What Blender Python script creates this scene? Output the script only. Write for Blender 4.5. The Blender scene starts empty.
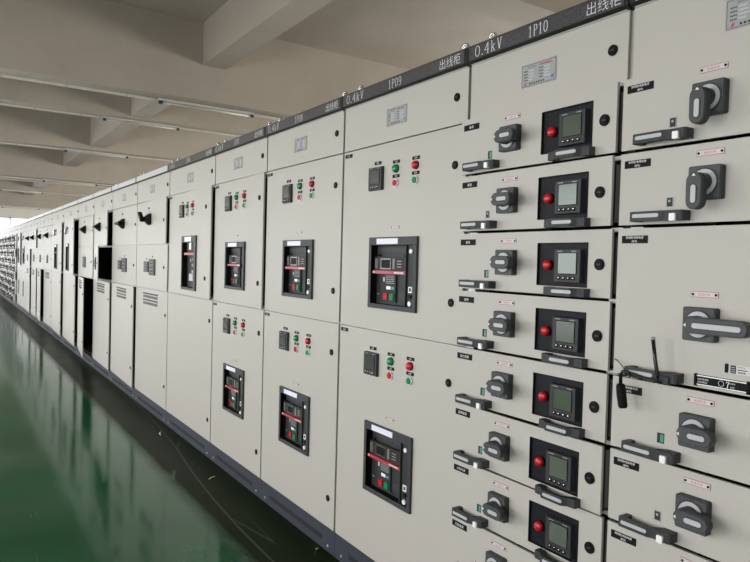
import bpy, bmesh, math, random
from mathutils import Vector, Matrix
random.seed(7)
PI = math.pi
SC = bpy.context.scene
COL = SC.collection

# ------------------------------------------------------------------ materials
def new_mat(name):
    m = bpy.data.materials.new(name); m.use_nodes = True
    nt = m.node_tree; b = nt.nodes['Principled BSDF']
    return m, nt, b
def simple(name, col, rough=.5, metal=0., spec=.5, bump=None, emit=None, coat=0., alpha_mix=None):
    m, nt, b = new_mat(name)
    b.inputs['Base Color'].default_value = (*col, 1)
    b.inputs['Roughness'].default_value = rough
    b.inputs['Metallic'].default_value = metal
    b.inputs['Specular IOR Level'].default_value = spec
    b.inputs['Coat Weight'].default_value = coat
    if bump:
        sc, st, dist = bump
        tc = nt.nodes.new('ShaderNodeTexCoord'); n = nt.nodes.new('ShaderNodeTexNoise')
        n.inputs['Scale'].default_value = sc; n.inputs['Detail'].default_value = 3
        bp = nt.nodes.new('ShaderNodeBump'); bp.inputs['Strength'].default_value = st; bp.inputs['Distance'].default_value = dist
        nt.links.new(tc.outputs['Object'], n.inputs['Vector'])
        nt.links.new(n.outputs['Fac'], bp.inputs['Height']); nt.links.new(bp.outputs['Normal'], b.inputs['Normal'])
    return m
M = {}
def paint(name, c, rough):
    m, nt, b = new_mat(name)
    tc = nt.nodes.new('ShaderNodeTexCoord')
    n = nt.nodes.new('ShaderNodeTexNoise'); n.inputs['Scale'].default_value = 420; n.inputs['Detail'].default_value = 2
    r = nt.nodes.new('ShaderNodeMapRange'); r.inputs[1].default_value = .3; r.inputs[2].default_value = .7
    r.inputs[3].default_value = .93; r.inputs[4].default_value = 1.05
    mx = nt.nodes.new('ShaderNodeVectorMath'); mx.operation = 'SCALE'; mx.inputs[0].default_value = c
    nt.links.new(tc.outputs['Object'], n.inputs['Vector']); nt.links.new(n.outputs['Fac'], r.inputs[0])
    nt.links.new(r.outputs[0], mx.inputs['Scale']); nt.links.new(mx.outputs[0], b.inputs['Base Color'])
    bp = nt.nodes.new('ShaderNodeBump'); bp.inputs['Strength'].default_value = .12; bp.inputs['Distance'].default_value = .0006
    nt.links.new(n.outputs['Fac'], bp.inputs['Height']); nt.links.new(bp.outputs['Normal'], b.inputs['Normal'])
    b.inputs['Roughness'].default_value = rough
    return m
M['paint'] = paint('cream_powder_coat', (.465, .445, .412), .5)
M['edge'] = simple('grey_panel_edge', (.42, .41, .38), .55, spec=.3)
M['edge2'] = simple('painted_door_edge', (.33, .32, .30), .5)
M['inside'] = simple('dark_interior', (.02, .02, .021), .7)
M['zinc'] = simple('galvanised_rail', (.55, .55, .54), .45, .6)
M['plinth'] = simple('slate_plinth', (.044, .050, .066), .5, spec=.3)
M['slot'] = simple('plinth_slot', (.010, .011, .015), .7)
M['black'] = simple('black_plastic', (.007, .007, .008), .55, spec=.12)
M['rubber'] = simple('black_rubber', (.006, .006, .006), .6, spec=.12)
M['grey'] = simple('dark_grey_plastic', (.044, .046, .051), .5, spec=.22, bump=(300, .1, .0004))
M['greyl'] = simple('mid_grey_plastic', (.070, .072, .078), .5, spec=.22)
M['inlay'] = simple('pale_grey_inlay', (.46, .47, .49), .45)
M['white'] = simple('white_plastic', (.85, .85, .83), .35)
M['paper'] = simple('lilac_white_sticker', (.78, .78, .92), .5)
M['tray'] = simple('meter_tray', (.008, .0085, .012), .55, spec=.18, bump=(500, .25, .0005))
M['bezel'] = simple('meter_bezel', (.030, .031, .036), .5, spec=.3)
M['lcd'] = simple('lcd_olive', (.060, .080, .055), .2)
M['lcd2'] = simple('lcd_pale', (.11, .15, .135), .2)
M['lcdd'] = simple('lcd_dark', (.018, .022, .019), .25)
M['red'] = simple('red_lens', (.50, .004, .014), .3, coat=.2)
M['redp'] = simple('red_band', (.42, .012, .028), .4)
M['green'] = simple('green_lens', (.0, .25, .08), .22, coat=.4)
M['greenp'] = simple('green_flag', (.02, .30, .20), .4)
M['teal'] = simple('teal_flag', (.05, .28, .22), .4)
M['yellow'] = simple('yellow_lamp', (.75, .5, .03), .3)
M['chrome'] = simple('chrome', (.75, .75, .75), .16, 1.)
M['steel'] = simple('black_steel', (.03, .03, .03), .22, .6)
M['plate'] = simple('aluminium_plate', (.33, .34, .35), .45, .2)
M['ink'] = simple('dark_ink', (.035, .035, .04), .6, spec=.2)
M['inkr'] = simple('red_ink', (.5, .03, .08), .5)
M['inkb'] = simple('blue_ink', (.08, .2, .45), .5)
M['tagc'] = simple('tag_white', (.60, .57, .585), .5)
M['tagedge'] = simple('tag_red_edge', (.40, .08, .14), .5)
M['strip'] = simple('strip_black_frame', (.012, .012, .014), .35)
M['slate'] = simple('mid_grey_face', (.09, .09, .095), .5)
M['alu'] = simple('blank_aluminium_strip', (.66, .66, .68), .36, .3)  # grazing window glare on untitled strips, put into the base colour
M['text'] = simple('white_lettering', (.78, .78, .80), .5)
M['texts'] = simple('grey_lettering', (.35, .35, .35), .5)
M['tube'] = simple('tube_glass', (.50, .50, .48), .3)
M['cap'] = simple('blue_end_cap', (.01, .06, .12), .4)
M['trunk'] = simple('trunking_cream', (.55, .52, .46), .5)
M['scrap'] = simple('scrap_white', (.7, .66, .55), .6)
M['frame'] = simple('window_aluminium', (.6, .6, .6), .4, .2)
M['breaker'] = simple('breaker_grey', (.034, .036, .038), .5, spec=.2)
M['btnred'] = simple('red_button', (.50, .004, .012), .5, spec=.2)
M['btngreen'] = simple('green_button', (.0, .22, .07), .5, spec=.2)
M['clear'] = simple('breaker_cover', (.022, .021, .021), .5, spec=.2)

def strip_panel():
    m, nt, b = new_mat('strip_grained_panel')
    tc = nt.nodes.new('ShaderNodeTexCoord'); n = nt.nodes.new('ShaderNodeTexNoise')
    n.inputs['Scale'].default_value = 260; n.inputs['Detail'].default_value = 4
    cr = nt.nodes.new('ShaderNodeValToRGB')
    cr.color_ramp.elements[0].position = .38; cr.color_ramp.elements[0].color = (.020, .020, .024, 1)
    cr.color_ramp.elements[1].position = .68; cr.color_ramp.elements[1].color = (.095, .09, .10, 1)
    nt.links.new(tc.outputs['Object'], n.inputs['Vector']); nt.links.new(n.outputs['Fac'], cr.inputs[0])
    nt.links.new(cr.outputs[0], b.inputs['Base Color'])
    b.inputs['Roughness'].default_value = .34; b.inputs['Coat Weight'].default_value = .6; b.inputs['Coat Roughness'].default_value = .2
    return m
M['stripp'] = strip_panel()

def plaster(name, c1, c2):
    m, nt, b = new_mat(name)
    tc = nt.nodes.new('ShaderNodeTexCoord'); n = nt.nodes.new('ShaderNodeTexNoise')
    n.inputs['Scale'].default_value = .9; n.inputs['Detail'].default_value = 6; n.inputs['Roughness'].default_value = .65
    cr = nt.nodes.new('ShaderNodeValToRGB')
    cr.color_ramp.elements[0].position = .35; cr.color_ramp.elements[0].color = (*c1, 1)
    cr.color_ramp.elements[1].position = .65; cr.color_ramp.elements[1].color = (*c2, 1)
    nt.links.new(tc.outputs['Object'], n.inputs['Vector']); nt.links.new(n.outputs['Fac'], cr.inputs[0])
    nt.links.new(cr.outputs[0], b.inputs['Base Color'])
    n2 = nt.nodes.new('ShaderNodeTexNoise'); n2.inputs['Scale'].default_value = 14; n2.inputs['Detail'].default_value = 4
    nt.links.new(tc.outputs['Object'], n2.inputs['Vector'])
    bp = nt.nodes.new('ShaderNodeBump'); bp.inputs['Strength'].default_value = .2; bp.inputs['Distance'].default_value = .004
    nt.links.new(n2.outputs['Fac'], bp.inputs['Height']); nt.links.new(bp.outputs['Normal'], b.inputs['Normal'])
    b.inputs['Roughness'].default_value = .75
    return m
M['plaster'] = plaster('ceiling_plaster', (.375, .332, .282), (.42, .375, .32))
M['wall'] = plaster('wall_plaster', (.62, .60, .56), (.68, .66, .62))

def floor_mat():
    m, nt, b = new_mat('green_epoxy_floor')
    N = nt.nodes; L = nt.links
    tc = N.new('ShaderNodeTexCoord'); sep = N.new('ShaderNodeSeparateXYZ'); L.new(tc.outputs['Object'], sep.inputs[0])
    n = N.new('ShaderNodeTexNoise'); n.inputs['Scale'].default_value = 1.3; n.inputs['Detail'].default_value = 7; n.inputs['Roughness'].default_value = .6
    L.new(tc.outputs['Object'], n.inputs['Vector'])
    cr = N.new('ShaderNodeValToRGB')
    cr.color_ramp.elements[0].position = .35; cr.color_ramp.elements[0].color = (.005, .055, .021, 1)
    cr.color_ramp.elements[1].position = .68; cr.color_ramp.elements[1].color = (.013, .094, .040, 1)
    L.new(n.outputs['Fac'], cr.inputs[0])
    # unpainted olive brown along the plinth; outward, a dark reflection painted into the green
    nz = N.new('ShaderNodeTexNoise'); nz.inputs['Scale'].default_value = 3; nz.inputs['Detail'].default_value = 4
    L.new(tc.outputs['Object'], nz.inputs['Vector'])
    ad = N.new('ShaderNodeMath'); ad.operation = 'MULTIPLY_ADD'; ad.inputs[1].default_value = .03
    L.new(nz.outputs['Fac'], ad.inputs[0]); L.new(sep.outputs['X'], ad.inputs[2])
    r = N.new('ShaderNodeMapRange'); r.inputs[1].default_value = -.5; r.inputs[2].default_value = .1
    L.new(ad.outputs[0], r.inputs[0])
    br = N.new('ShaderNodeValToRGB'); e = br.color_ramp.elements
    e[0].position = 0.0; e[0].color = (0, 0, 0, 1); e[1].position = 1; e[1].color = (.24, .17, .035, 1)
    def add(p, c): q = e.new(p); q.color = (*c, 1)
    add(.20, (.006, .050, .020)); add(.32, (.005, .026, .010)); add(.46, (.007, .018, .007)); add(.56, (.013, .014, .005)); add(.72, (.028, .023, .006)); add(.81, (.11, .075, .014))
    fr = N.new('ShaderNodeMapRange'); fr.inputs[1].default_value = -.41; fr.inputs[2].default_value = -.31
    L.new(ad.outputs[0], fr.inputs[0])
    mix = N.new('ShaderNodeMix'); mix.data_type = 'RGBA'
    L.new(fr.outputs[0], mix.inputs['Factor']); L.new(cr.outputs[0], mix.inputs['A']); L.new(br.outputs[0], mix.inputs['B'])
    # wandering pale paint line
    fc = N.new('ShaderNodeMapRange'); fc.inputs[1].default_value = 2; fc.inputs[2].default_value = 7; L.new(sep.outputs['Y'], fc.inputs[0])
    cu = N.new('ShaderNodeFloatCurve'); c = cu.mapping.curves[0]
    pts = [(0, .04), (.17, .04), (.26, .06), (.41, .16), (.6, .36), (.8, .50), (1, .58)]
    c.points[0].location = pts[0]; c.points[1].location = pts[-1]
    for p in pts[1:-1]: c.points.new(*p)
    cu.mapping.update()
    L.new(fc.outputs[0], cu.inputs['Value'])
    ln = N.new('ShaderNodeMath'); ln.operation = 'MULTIPLY_ADD'; ln.inputs[1].default_value = .5; ln.inputs[2].default_value = -.29
    L.new(cu.outputs[0], ln.inputs[0])
    df = N.new('ShaderNodeMath'); df.operation = 'SUBTRACT'; L.new(sep.outputs['X'], df.inputs[0]); L.new(ln.outputs[0], df.inputs[1])
    ab = N.new('ShaderNodeMath'); ab.operation = 'ABSOLUTE'; L.new(df.outputs[0], ab.inputs[0])
    lm = N.new('ShaderNodeMapRange'); lm.inputs[1].default_value = .002; lm.inputs[2].default_value = .007; lm.inputs[3].default_value = .3; lm.inputs[4].default_value = 0
    L.new(ab.outputs[0], lm.inputs[0])
    mix2 = N.new('ShaderNodeMix'); mix2.data_type = 'RGBA'; mix2.inputs['B'].default_value = (.16, .22, .16, 1)
    L.new(lm.outputs[0], mix2.inputs['Factor']); L.new(mix.outputs['Result'], mix2.inputs['A'])
    # scratches and dust
    last = mix2
    for ang, sc, amt in ((.5, 1.7, .35), (2.0, 2.3, .3)):
        mp = N.new('ShaderNodeMapping'); mp.inputs['Rotation'].default_value = (0, 0, ang); mp.inputs['Scale'].default_value = (1, .06, 1)
        L.new(tc.outputs['Object'], mp.inputs[0])
        v = N.new('ShaderNodeTexVoronoi'); v.feature = 'DISTANCE_TO_EDGE'; v.inputs['Scale'].default_value = sc
        L.new(mp.outputs[0], v.inputs['Vector'])
        mr = N.new('ShaderNodeMapRange'); mr.inputs[1].default_value = .0015; mr.inputs[2].default_value = .004; mr.inputs[3].default_value = amt; mr.inputs[4].default_value = 0
        L.new(v.outputs['Distance'], mr.inputs[0])
        nn = N.new('ShaderNodeTexNoise'); nn.inputs['Scale'].default_value = 2.2; L.new(tc.outputs['Object'], nn.inputs['Vector'])
        mk = N.new('ShaderNodeMapRange'); mk.inputs[1].default_value = .5; mk.inputs[2].default_value = .62; L.new(nn.outputs['Fac'], mk.inputs[0])
        mu = N.new('ShaderNodeMath'); mu.operation = 'MULTIPLY'; L.new(mr.outputs[0], mu.inputs[0]); L.new(mk.outputs[0], mu.inputs[1])
        mm = N.new('ShaderNodeMix'); mm.data_type = 'RGBA'; mm.inputs['B'].default_value = (.12, .19, .14, 1)
        L.new(mu.outputs[0], mm.inputs['Factor']); L.new(last.outputs['Result'], mm.inputs['A']); last = mm
    L.new(last.outputs['Result'], b.inputs['Base Color'])
    rn = N.new('ShaderNodeMapRange'); rn.inputs[3].default_value = .06; rn.inputs[4].default_value = .16
    n3 = N.new('ShaderNodeTexNoise'); n3.inputs['Scale'].default_value = 2.5; n3.inputs['Detail'].default_value = 6; L.new(tc.outputs['Object'], n3.inputs['Vector'])
    L.new(n3.outputs['Fac'], rn.inputs[0])
    rb = N.new('ShaderNodeMath'); rb.operation = 'MULTIPLY_ADD'; rb.inputs[1].default_value = .22
    L.new(fr.outputs[0], rb.inputs[0]); L.new(rn.outputs[0], rb.inputs[2]); L.new(rb.outputs[0], b.inputs['Roughness'])
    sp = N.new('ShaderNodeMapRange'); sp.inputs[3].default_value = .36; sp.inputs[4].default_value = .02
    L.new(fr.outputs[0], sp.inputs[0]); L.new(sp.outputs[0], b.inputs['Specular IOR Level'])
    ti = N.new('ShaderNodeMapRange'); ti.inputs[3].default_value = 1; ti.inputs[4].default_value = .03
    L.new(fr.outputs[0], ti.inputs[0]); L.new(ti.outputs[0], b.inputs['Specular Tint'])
    n4 = N.new('ShaderNodeTexNoise'); n4.inputs['Scale'].default_value = 1.6; n4.inputs['Detail'].default_value = 3; L.new(tc.outputs['Object'], n4.inputs['Vector'])
    bp = N.new('ShaderNodeBump'); bp.inputs['Strength'].default_value = .06; bp.inputs['Distance'].default_value = .02
    L.new(n4.outputs['Fac'], bp.inputs['Height']); L.new(bp.outputs['Normal'], b.inputs['Normal'])
    return m
M['floor'] = floor_mat()

def glass():
    m = bpy.data.materials.new('window_glass'); m.use_nodes = True; nt = m.node_tree
    for n in list(nt.nodes): nt.nodes.remove(n)
    o = nt.nodes.new('ShaderNodeOutputMaterial'); t = nt.nodes.new('ShaderNodeBsdfTransparent'); g = nt.nodes.new('ShaderNodeBsdfGlossy')
    g.inputs['Roughness'].default_value = .02; mx = nt.nodes.new('ShaderNodeMixShader'); mx.inputs[0].default_value = .06
    nt.links.new(t.outputs[0], mx.inputs[1]); nt.links.new(g.outputs[0], mx.inputs[2]); nt.links.new(mx.outputs[0], o.inputs[0])
    return m
M['glass'] = glass()

# ------------------------------------------------------------------ text
_tc = {}
def text_geo(s, size, sx=1., bold=0.):
    k = (s, size, sx, bold)
    if k in _tc: return _tc[k]
    cu = bpy.data.curves.new('lettering', 'FONT'); cu.body = s; cu.size = 1; cu.resolution_u = 2; cu.offset = bold
    ob = bpy.data.objects.new('lettering', cu); COL.objects.link(ob)
    bpy.context.view_layer.update()
    dg = bpy.context.evaluated_depsgraph_get(); me = bpy.data.meshes.new_from_object(ob.evaluated_get(dg))
    vs = [v.co.copy() for v in me.vertices]; fs = [tuple(p.vertices) for p in me.polygons]
    bpy.data.objects.remove(ob); bpy.data.curves.remove(cu); bpy.data.meshes.remove(me)
    if vs:
        x0 = min(v.x for v in vs); y0 = min(v.y for v in vs); x1 = max(v.x for v in vs); y1 = max(v.y for v in vs)
        h = (y1-y0) or 1
        k2 = size/h
        vs = [((v.x-x0)*k2*sx, (v.y-y0)*k2) for v in vs]
        w = (x1-x0)*k2*sx
    else: w = 0
    _tc[k] = (vs, fs, w); return _tc[k]

# simple serif stroke letters: polylines in a unit cell (width .5, height 1)
GL = {
 '0': [[(.25,1),(.12,.93),(.05,.75),(.03,.5),(.05,.25),(.12,.07),(.25,0),(.38,.07),(.45,.25),(.47,.5),(.45,.75),(.38,.93),(.25,1)]],
 '.': [[(.10,.0),(.17,.0),(.17,.07),(.10,.07),(.10,0)]],
 '4': [[(.36,0),(.36,1),(.03,.33),(.48,.33)],[(.26,0),(.46,0)]],
 'k': [[(.03,1),(.12,1),(.12,0)],[(.03,0),(.22,0)],[(.12,.28),(.38,.62)],[(.3,.62),(.47,.62)],[(.22,.42),(.40,0)],[(.31,0),(.48,0)]],
 'V': [[(.08,1),(.25,0),(.42,1)],[(.0,1),(.17,1)],[(.34,1),(.5,1)]],
 '1': [[(.12,.84),(.26,1),(.26,0)],[(.12,0),(.40,0)]],
 'P': [[(.12,0),(.12,1),(.32,1),(.43,.93),(.46,.76),(.43,.58),(.32,.5),(.12,.5)],[(.03,0),(.24,0)],[(.03,1),(.12,1)]],
 '9': [[(.45,.65),(.40,.47),(.25,.40),(.10,.47),(.05,.70),(.10,.93),(.25,1),(.40,.93),(.45,.65),(.43,.3),(.33,.08),(.22,0),(.10,.05)]],
 '8': [[(.25,.54),(.10,.66),(.08,.82),(.15,.95),(.25,1),(.35,.95),(.42,.82),(.40,.66),(.25,.54),(.10,.40),(.04,.22),(.12,.05),(.25,0),(.38,.05),(.46,.22),(.40,.40),(.25,.54)]],
 '7': [[(.05,.85),(.06,1),(.46,1),(.30,.5),(.22,0)]],
 '6': [[(.40,.95),(.28,1),(.16,.92),(.07,.7),(.05,.35),(.10,.07),(.25,0),(.40,.07),(.45,.30),(.40,.53),(.25,.60),(.10,.53),(.05,.35)]],
}

# ------------------------------------------------------------------ mesh builder (u right, v into the cabinet, z up)
class MB:
    def __init__(s): s.bm = bmesh.new(); s.m = []
    def mi(s, k):
        if k not in s.m: s.m.append(k)
        return s.m.index(k)
    def poly_prism(s, pts, axis, a, b, k, smooth=False):
        """pts: 2-D outline; axis 'v' -> (u,z) outline extruded in v; 'z' -> (u,v) extruded in z; 'u' -> (v,z) extruded in u"""
        def P(p, t):
            return {'v': (p[0], t, p[1]), 'z': (p[0], p[1], t), 'u': (t, p[0], p[1])}[axis]
        i = s.mi(k)
        A = [s.bm.verts.new(P(p, a)) for p in pts]; B = [s.bm.verts.new(P(p, b)) for p in pts]
        fs = [s.bm.faces.new(A), s.bm.faces.new(B[::-1])]
        n = len(pts)
        for j in range(n):
            f = s.bm.faces.new((A[j], B[j], B[(j+1) % n], A[(j+1) % n])); f.smooth = smooth; fs.append(f)
        for f in fs: f.material_index = i
        bmesh.ops.recalc_face_normals(s.bm, faces=fs)
    def box(s, u0, u1, v0, v1, z0, z1, k):
        s.poly_prism([(u0, z0), (u1, z0), (u1, z1), (u0, z1)], 'v', v0, v1, k)
    def rbox(s, u0, u1, v0, v1, z0, z1, k, r=.004):
        s.poly_prism(rrect(u0, u1, z0, z1, r), 'v', v0, v1, k)
    def taper(s, u0, u1, z0, z1, v0, v1, ins, k):
        i = s.mi(k)
        A = [s.bm.verts.new((a, v0, b)) for a, b in ((u0, z0), (u1, z0), (u1, z1), (u0, z1))]
        B = [s.bm.verts.new((a, v1, b)) for a, b in ((u0+ins, z0+ins), (u1-ins, z0+ins), (u1-ins, z1-ins), (u0+ins, z1-ins))]
        fs = [s.bm.faces.new(A), s.bm.faces.new(B[::-1])] + [s.bm.faces.new((A[j], B[j], B[(j+1) % 4], A[(j+1) % 4])) for j in range(4)]
        for f in fs: f.material_index = i
        bmesh.ops.recalc_face_normals(s.bm, faces=fs)
    def cyl(s, u, z, r, v0, v1, k, seg=24, r1=None):
        r1 = r if r1 is None else r1
        i = s.mi(k)
        A = [s.bm.verts.new((u+r*math.cos(2*PI*j/seg), v0, z+r*math.sin(2*PI*j/seg))) for j in range(seg)]
        B = [s.bm.verts.new((u+r1*math.cos(2*PI*j/seg), v1, z+r1*math.sin(2*PI*j/seg))) for j in range(seg)]
        fs = [s.bm.faces.new(A), s.bm.faces.new(B[::-1])]
        for j in range(seg):
            f = s.bm.faces.new((A[j], B[j], B[(j+1) % seg], A[(j+1) % seg])); f.smooth = True; fs.append(f)
        for f in fs: f.material_index = i
        bmesh.ops.recalc_face_normals(s.bm, faces=fs)
    def dome(s, u, z, r, v0, h, k, seg=20, rings=5):
        i = s.mi(k); prev = None; fs = []
        for a in range(rings+1):
            t = a/rings*PI/2
            rr = r*math.cos(t); vv = v0-h*math.sin(t)
            if a == rings: ring = [s.bm.verts.new((u, vv, z))]
            else: ring = [s.bm.verts.new((u+rr*math.cos(2*PI*j/seg), vv, z+rr*math.sin(2*PI*j/seg))) for j in range(seg)]
            if prev:
                for j in range(seg):
                    if len(ring) == 1: f = s.bm.faces.new((prev[j], prev[(j+1) % seg], ring[0]))
                    else: f = s.bm.faces.new((prev[j], prev[(j+1) % seg], ring[(j+1) % seg], ring[j]))
                    f.smooth = True; f.material_index = i; fs.append(f)
            prev = ring
        bmesh.ops.recalc_face_normals(s.bm, faces=fs)
    def tube(s, pts, r, k, seg=10, cap=True):
        i = s.mi(k); pts = [Vector(p) for p in pts]; prev = None; fs = []
        up = Vector((.13, .21, .97)).normalized()
        for a, p in enumerate(pts):
            d = (pts[min(a+1, len(pts)-1)]-pts[max(a-1, 0)]).normalized()
            x = d.cross(up).normalized() if abs(d.dot(up)) < .98 else d.cross(Vector((1, 0, 0))).normalized()
            y = x.cross(d); rr = r[a] if isinstance(r, (list, tuple)) else r
            ring = [s.bm.verts.new(p+x*rr*math.cos(2*PI*j/seg)+y*rr*math.sin(2*PI*j/seg)) for j in range(seg)]
            if prev:
                for j in range(seg):
                    f = s.bm.faces.new((prev[j], prev[(j+1) % seg], ring[(j+1) % seg], ring[j])); f.smooth = True; fs.append(f)
            elif cap: fs.append(s.bm.faces.new(ring))
            prev = ring
        if cap: fs.append(s.bm.faces.new(prev[::-1]))
        for f in fs: f.material_index = i
        bmesh.ops.recalc_face_normals(s.bm, faces=fs)
    def ring(s, c, R_, r, axis, k, seg=24, seg2=8):
        i = s.mi(k); rows = []
        for a in range(seg):
            t = 2*PI*a/seg; row = []
            for b in range(seg2):
                q = 2*PI*b/seg2; rad = R_+r*math.cos(q); w = r*math.sin(q)
                p = {'u': (w, rad*math.cos(t), rad*math.sin(t)), 'v': (rad*math.cos(t), w, rad*math.sin(t))}[axis]
                row.append(s.bm.verts.new((c[0]+p[0], c[1]+p[1], c[2]+p[2])))
            rows.append(row)
        for a in range(seg):
            for b in range(seg2):
                f = s.bm.faces.new((rows[a][b], rows[(a+1) % seg][b], rows[(a+1) % seg][(b+1) % seg2], rows[a][(b+1) % seg2]))
                f.smooth = True; f.material_index = i
    def quad(s, u0, u1, z0, z1, v, k):
        i = s.mi(k)
        f = s.bm.faces.new([s.bm.verts.new(p) for p in ((u0, v, z0), (u1, v, z0), (u1, v, z1), (u0, v, z1))]); f.material_index = i
    def text(s, t, u, z, size, v, k, sx=1., center=True, bold=0.):
        vs, fs, w = text_geo(t, size, sx, bold); i = s.mi(k)
        if center: u = u-w/2
        V = [s.bm.verts.new((u+a, v, z+b)) for a, b in vs]
        for f in fs:
            try: q = s.bm.faces.new([V[j] for j in f]); q.material_index = i
            except ValueError: pass
        return w
    def strokes(s, t, u, z, h, v, k, adv=.56, th=.05, wx=1.):
        i = s.mi(k)
        for ch in t:
            for pl in GL.get(ch, []):
                for (a, b), (c, d) in zip(pl[:-1], pl[1:]):
                    A = Vector((u+a*h*wx, z+b*h)); B = Vector((u+c*h*wx, z+d*h)); dd = (B-A)
                    if dd.length < 1e-9: continue
                    # vertical strokes are heavier than horizontal ones
                    w = th*h*(.55+.55*abs(dd.normalized().y))
                    n = Vector((-dd.y, dd.x)).normalized()*w/2; e = dd.normalized()*w*.3
                    q = [A-e-n, B+e-n, B+e+n, A-e+n]
                    f = s.bm.faces.new([s.bm.verts.new((p.x, v, p.y)) for p in q]); f.material_index = i
                    if f.normal.y > 0: f.normal_flip()
            u += adv*h*wx*(.55 if ch == '.' else 1)
        return u
    def build(s, name, parent=None, loc=None, bevel=0.):
        me = bpy.data.meshes.new(name); s.bm.normal_update(); s.bm.to_mesh(me); s.bm.free()
        for k in s.m: me.materials.append(M[k])
        return put(name, me, parent, loc, bevel)
def rrect(u0, u1, z0, z1, r, n=4):
    pts = []
    for cx, cz, a0 in ((u1-r, z0+r, -PI/2), (u1-r, z1-r, 0), (u0+r, z1-r, PI/2), (u0+r, z0+r, PI)):
        for j in range(n+1):
            a = a0+PI/2*j/n; pts.append((cx+r*math.cos(a), cz+r*math.sin(a)))
    return pts
def stadium(a, b, w0, w1=None, ang=0., c=(0, 0), n=8):
    """round-ended bar from -a to +b along its axis, half widths w0 (start) and w1 (end)"""
    w1 = w0 if w1 is None else w1; pts = []
    for j in range(n+1):
        t = -PI/2+PI*j/n; pts.append((b-w1+w1*math.cos(t), w1*math.sin(t)))
    for j in range(n+1):
        t = PI/2+PI*j/n; pts.append((-a+w0+w0*math.cos(t), w0*math.sin(t)))
    ca, sa = math.cos(ang), math.sin(ang)
    return [(c[0]+x*ca-y*sa, c[1]+x*sa+y*ca) for x, y in pts]
def put(name, me, parent=None, loc=None, bevel=0.):
    o = bpy.data.objects.new(name, me); COL.objects.link(o)
    if parent: o.parent = parent
    if loc: o.location = loc
    if bevel:
        b = o.modifiers.new('bevel', 'BEVEL'); b.width = bevel; b.segments = 2; b.limit_method = 'ANGLE'; b.angle_limit = math.radians(50)
    return o
CACHE = {}
def part(name, key, fn, parent, loc=None, bevel=0.):
    """the first call builds the mesh, later calls copy the object"""
    if key in CACHE:
        o = CACHE[key].copy(); COL.objects.link(o); o.name = name
        o.parent = parent; o.location = loc or (0, 0, 0); o.rotation_euler = (0, 0, 0)
        for p in ('label',):
            if p in o: del o[p]
        return o
    b = MB(); fn(b); o = b.build(name, parent, loc, bevel); CACHE[key] = o; return o
def thing(name, label, cat, loc=(0, 0, 0), rotz=0., group=None):
    o = bpy.data.objects.new(name, None); COL.objects.link(o); o.empty_display_size = .1
    o.location = loc; o.rotation_euler = (0, 0, rotz); o['label'] = label; o['category'] = cat
    if group: o['group'] = group
    return o
def tag(o, label, cat, group=None):
    o['label'] = label; o['category'] = cat
    if group: o['group'] = group
    return o
def struct(o): o['kind'] = 'structure'; return o

# ------------------------------------------------------------------ room shell (world axes: x across, y along the row, z up)
X0, X1, Y0, Y1, ZC = -4.6, 9.0, -3.6, 31.0, 4.32
def wbox(name, x0, x1, y0, y1, z0, z1, k, parent=None):
    b = MB(); b.box(x0, x1, y0, y1, z0, z1, k); return b.build(name, parent)
struct(wbox('floor', X0-.3, X1+.3, Y0-.3, Y1+.3, -.2, 0, 'floor'))
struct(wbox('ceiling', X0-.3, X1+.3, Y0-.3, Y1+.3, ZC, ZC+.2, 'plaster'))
def wall_x(name, xa, xb, wins, z0w, z1w):
    b = MB(); y = Y0
    for a, c in wins:
        b.box(xa, xb, y, a, 0, ZC, 'wall'); b.box(xa, xb, a, c, 0, z0w, 'wall'); b.box(xa, xb, a, c, z1w, ZC, 'wall'); y = c
    b.box(xa, xb, y, Y1, 0, ZC, 'wall'); return struct(b.build(name))
NW = [0]
def window_x(xm, a, c, z0, z1):
    NW[0] += 1; n = 'window_%d' % NW[0]
    b = MB(); t = .05
    for (p, q, r, s_) in ((a, c, z0, z0+t), (a, c, z1-t, z1), (a, a+t, z0, z1), (c-t, c, z0, z1), ((a+c)/2-t/2, (a+c)/2+t/2, z0, z1)):
        b.box(xm-.03, xm+.03, p, q, r, s_, 'frame')
    o = struct(b.build(n)); g = MB(); g.box(xm-.004, xm+.004, a+t, c-t, z0+t, z1-t, 'glass'); g.build('pane', o)
LW = [(-2.6, -.3), (.6, 3.0), (3.8, 6.2), (7.0, 9.4), (10.2, 12.6), (13.4, 15.8), (16.6, 19.0), (19.8, 22.2), (23.0, 25.4), (26.2, 28.6)]
RW = [(-2.6, .4), (1.6, 4.4), (5.4, 7.8), (8.6, 11.0), (11.8, 14.2), (15., 17.4), (18.2, 20.6), (21.4, 23.8), (24.6, 27.0), (27.8, 30.2)]
wall_x('wall_left', X0-.25, X0, LW, .4, 2.5)
wall_x('wall_right', X1, X1+.25, RW, 1.0, 3.0)
for a, c in LW: window_x(X0-.12, a, c, .4, 2.5)
for a, c in RW: window_x(X1+.12, a, c, 1.0, 3.0)
struct(wbox('wall_front', X0, X1, Y0-.25, Y0, 0, ZC, 'wall'))
b = MB(); FZ0, FZ1 = .25, 2.92
b.box(X0, X1, Y1, Y1+.25, FZ1, ZC, 'wall'); b.box(X0, X1, Y1, Y1+.25, 0, FZ0, 'wall')
b.box(X0, -4.3, Y1, Y1+.25, FZ0, FZ1, 'wall'); b.box(1.9, X1, Y1, Y1+.25, FZ0, FZ1, 'wall'); struct(b.build('wall_back'))
b = MB(); t = .06
xs = [-4.3+i*(1.9+4.3)/5 for i in range(6)]
for x in xs: b.box(x-t/2, x+t/2, Y1+.08, Y1+.14, FZ0, FZ1, 'frame')
for z in (FZ0+t/2, FZ1-t/2): b.box(-4.3, 1.9, Y1+.08, Y1+.14, z-t/2, z+t/2, 'frame')
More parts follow.
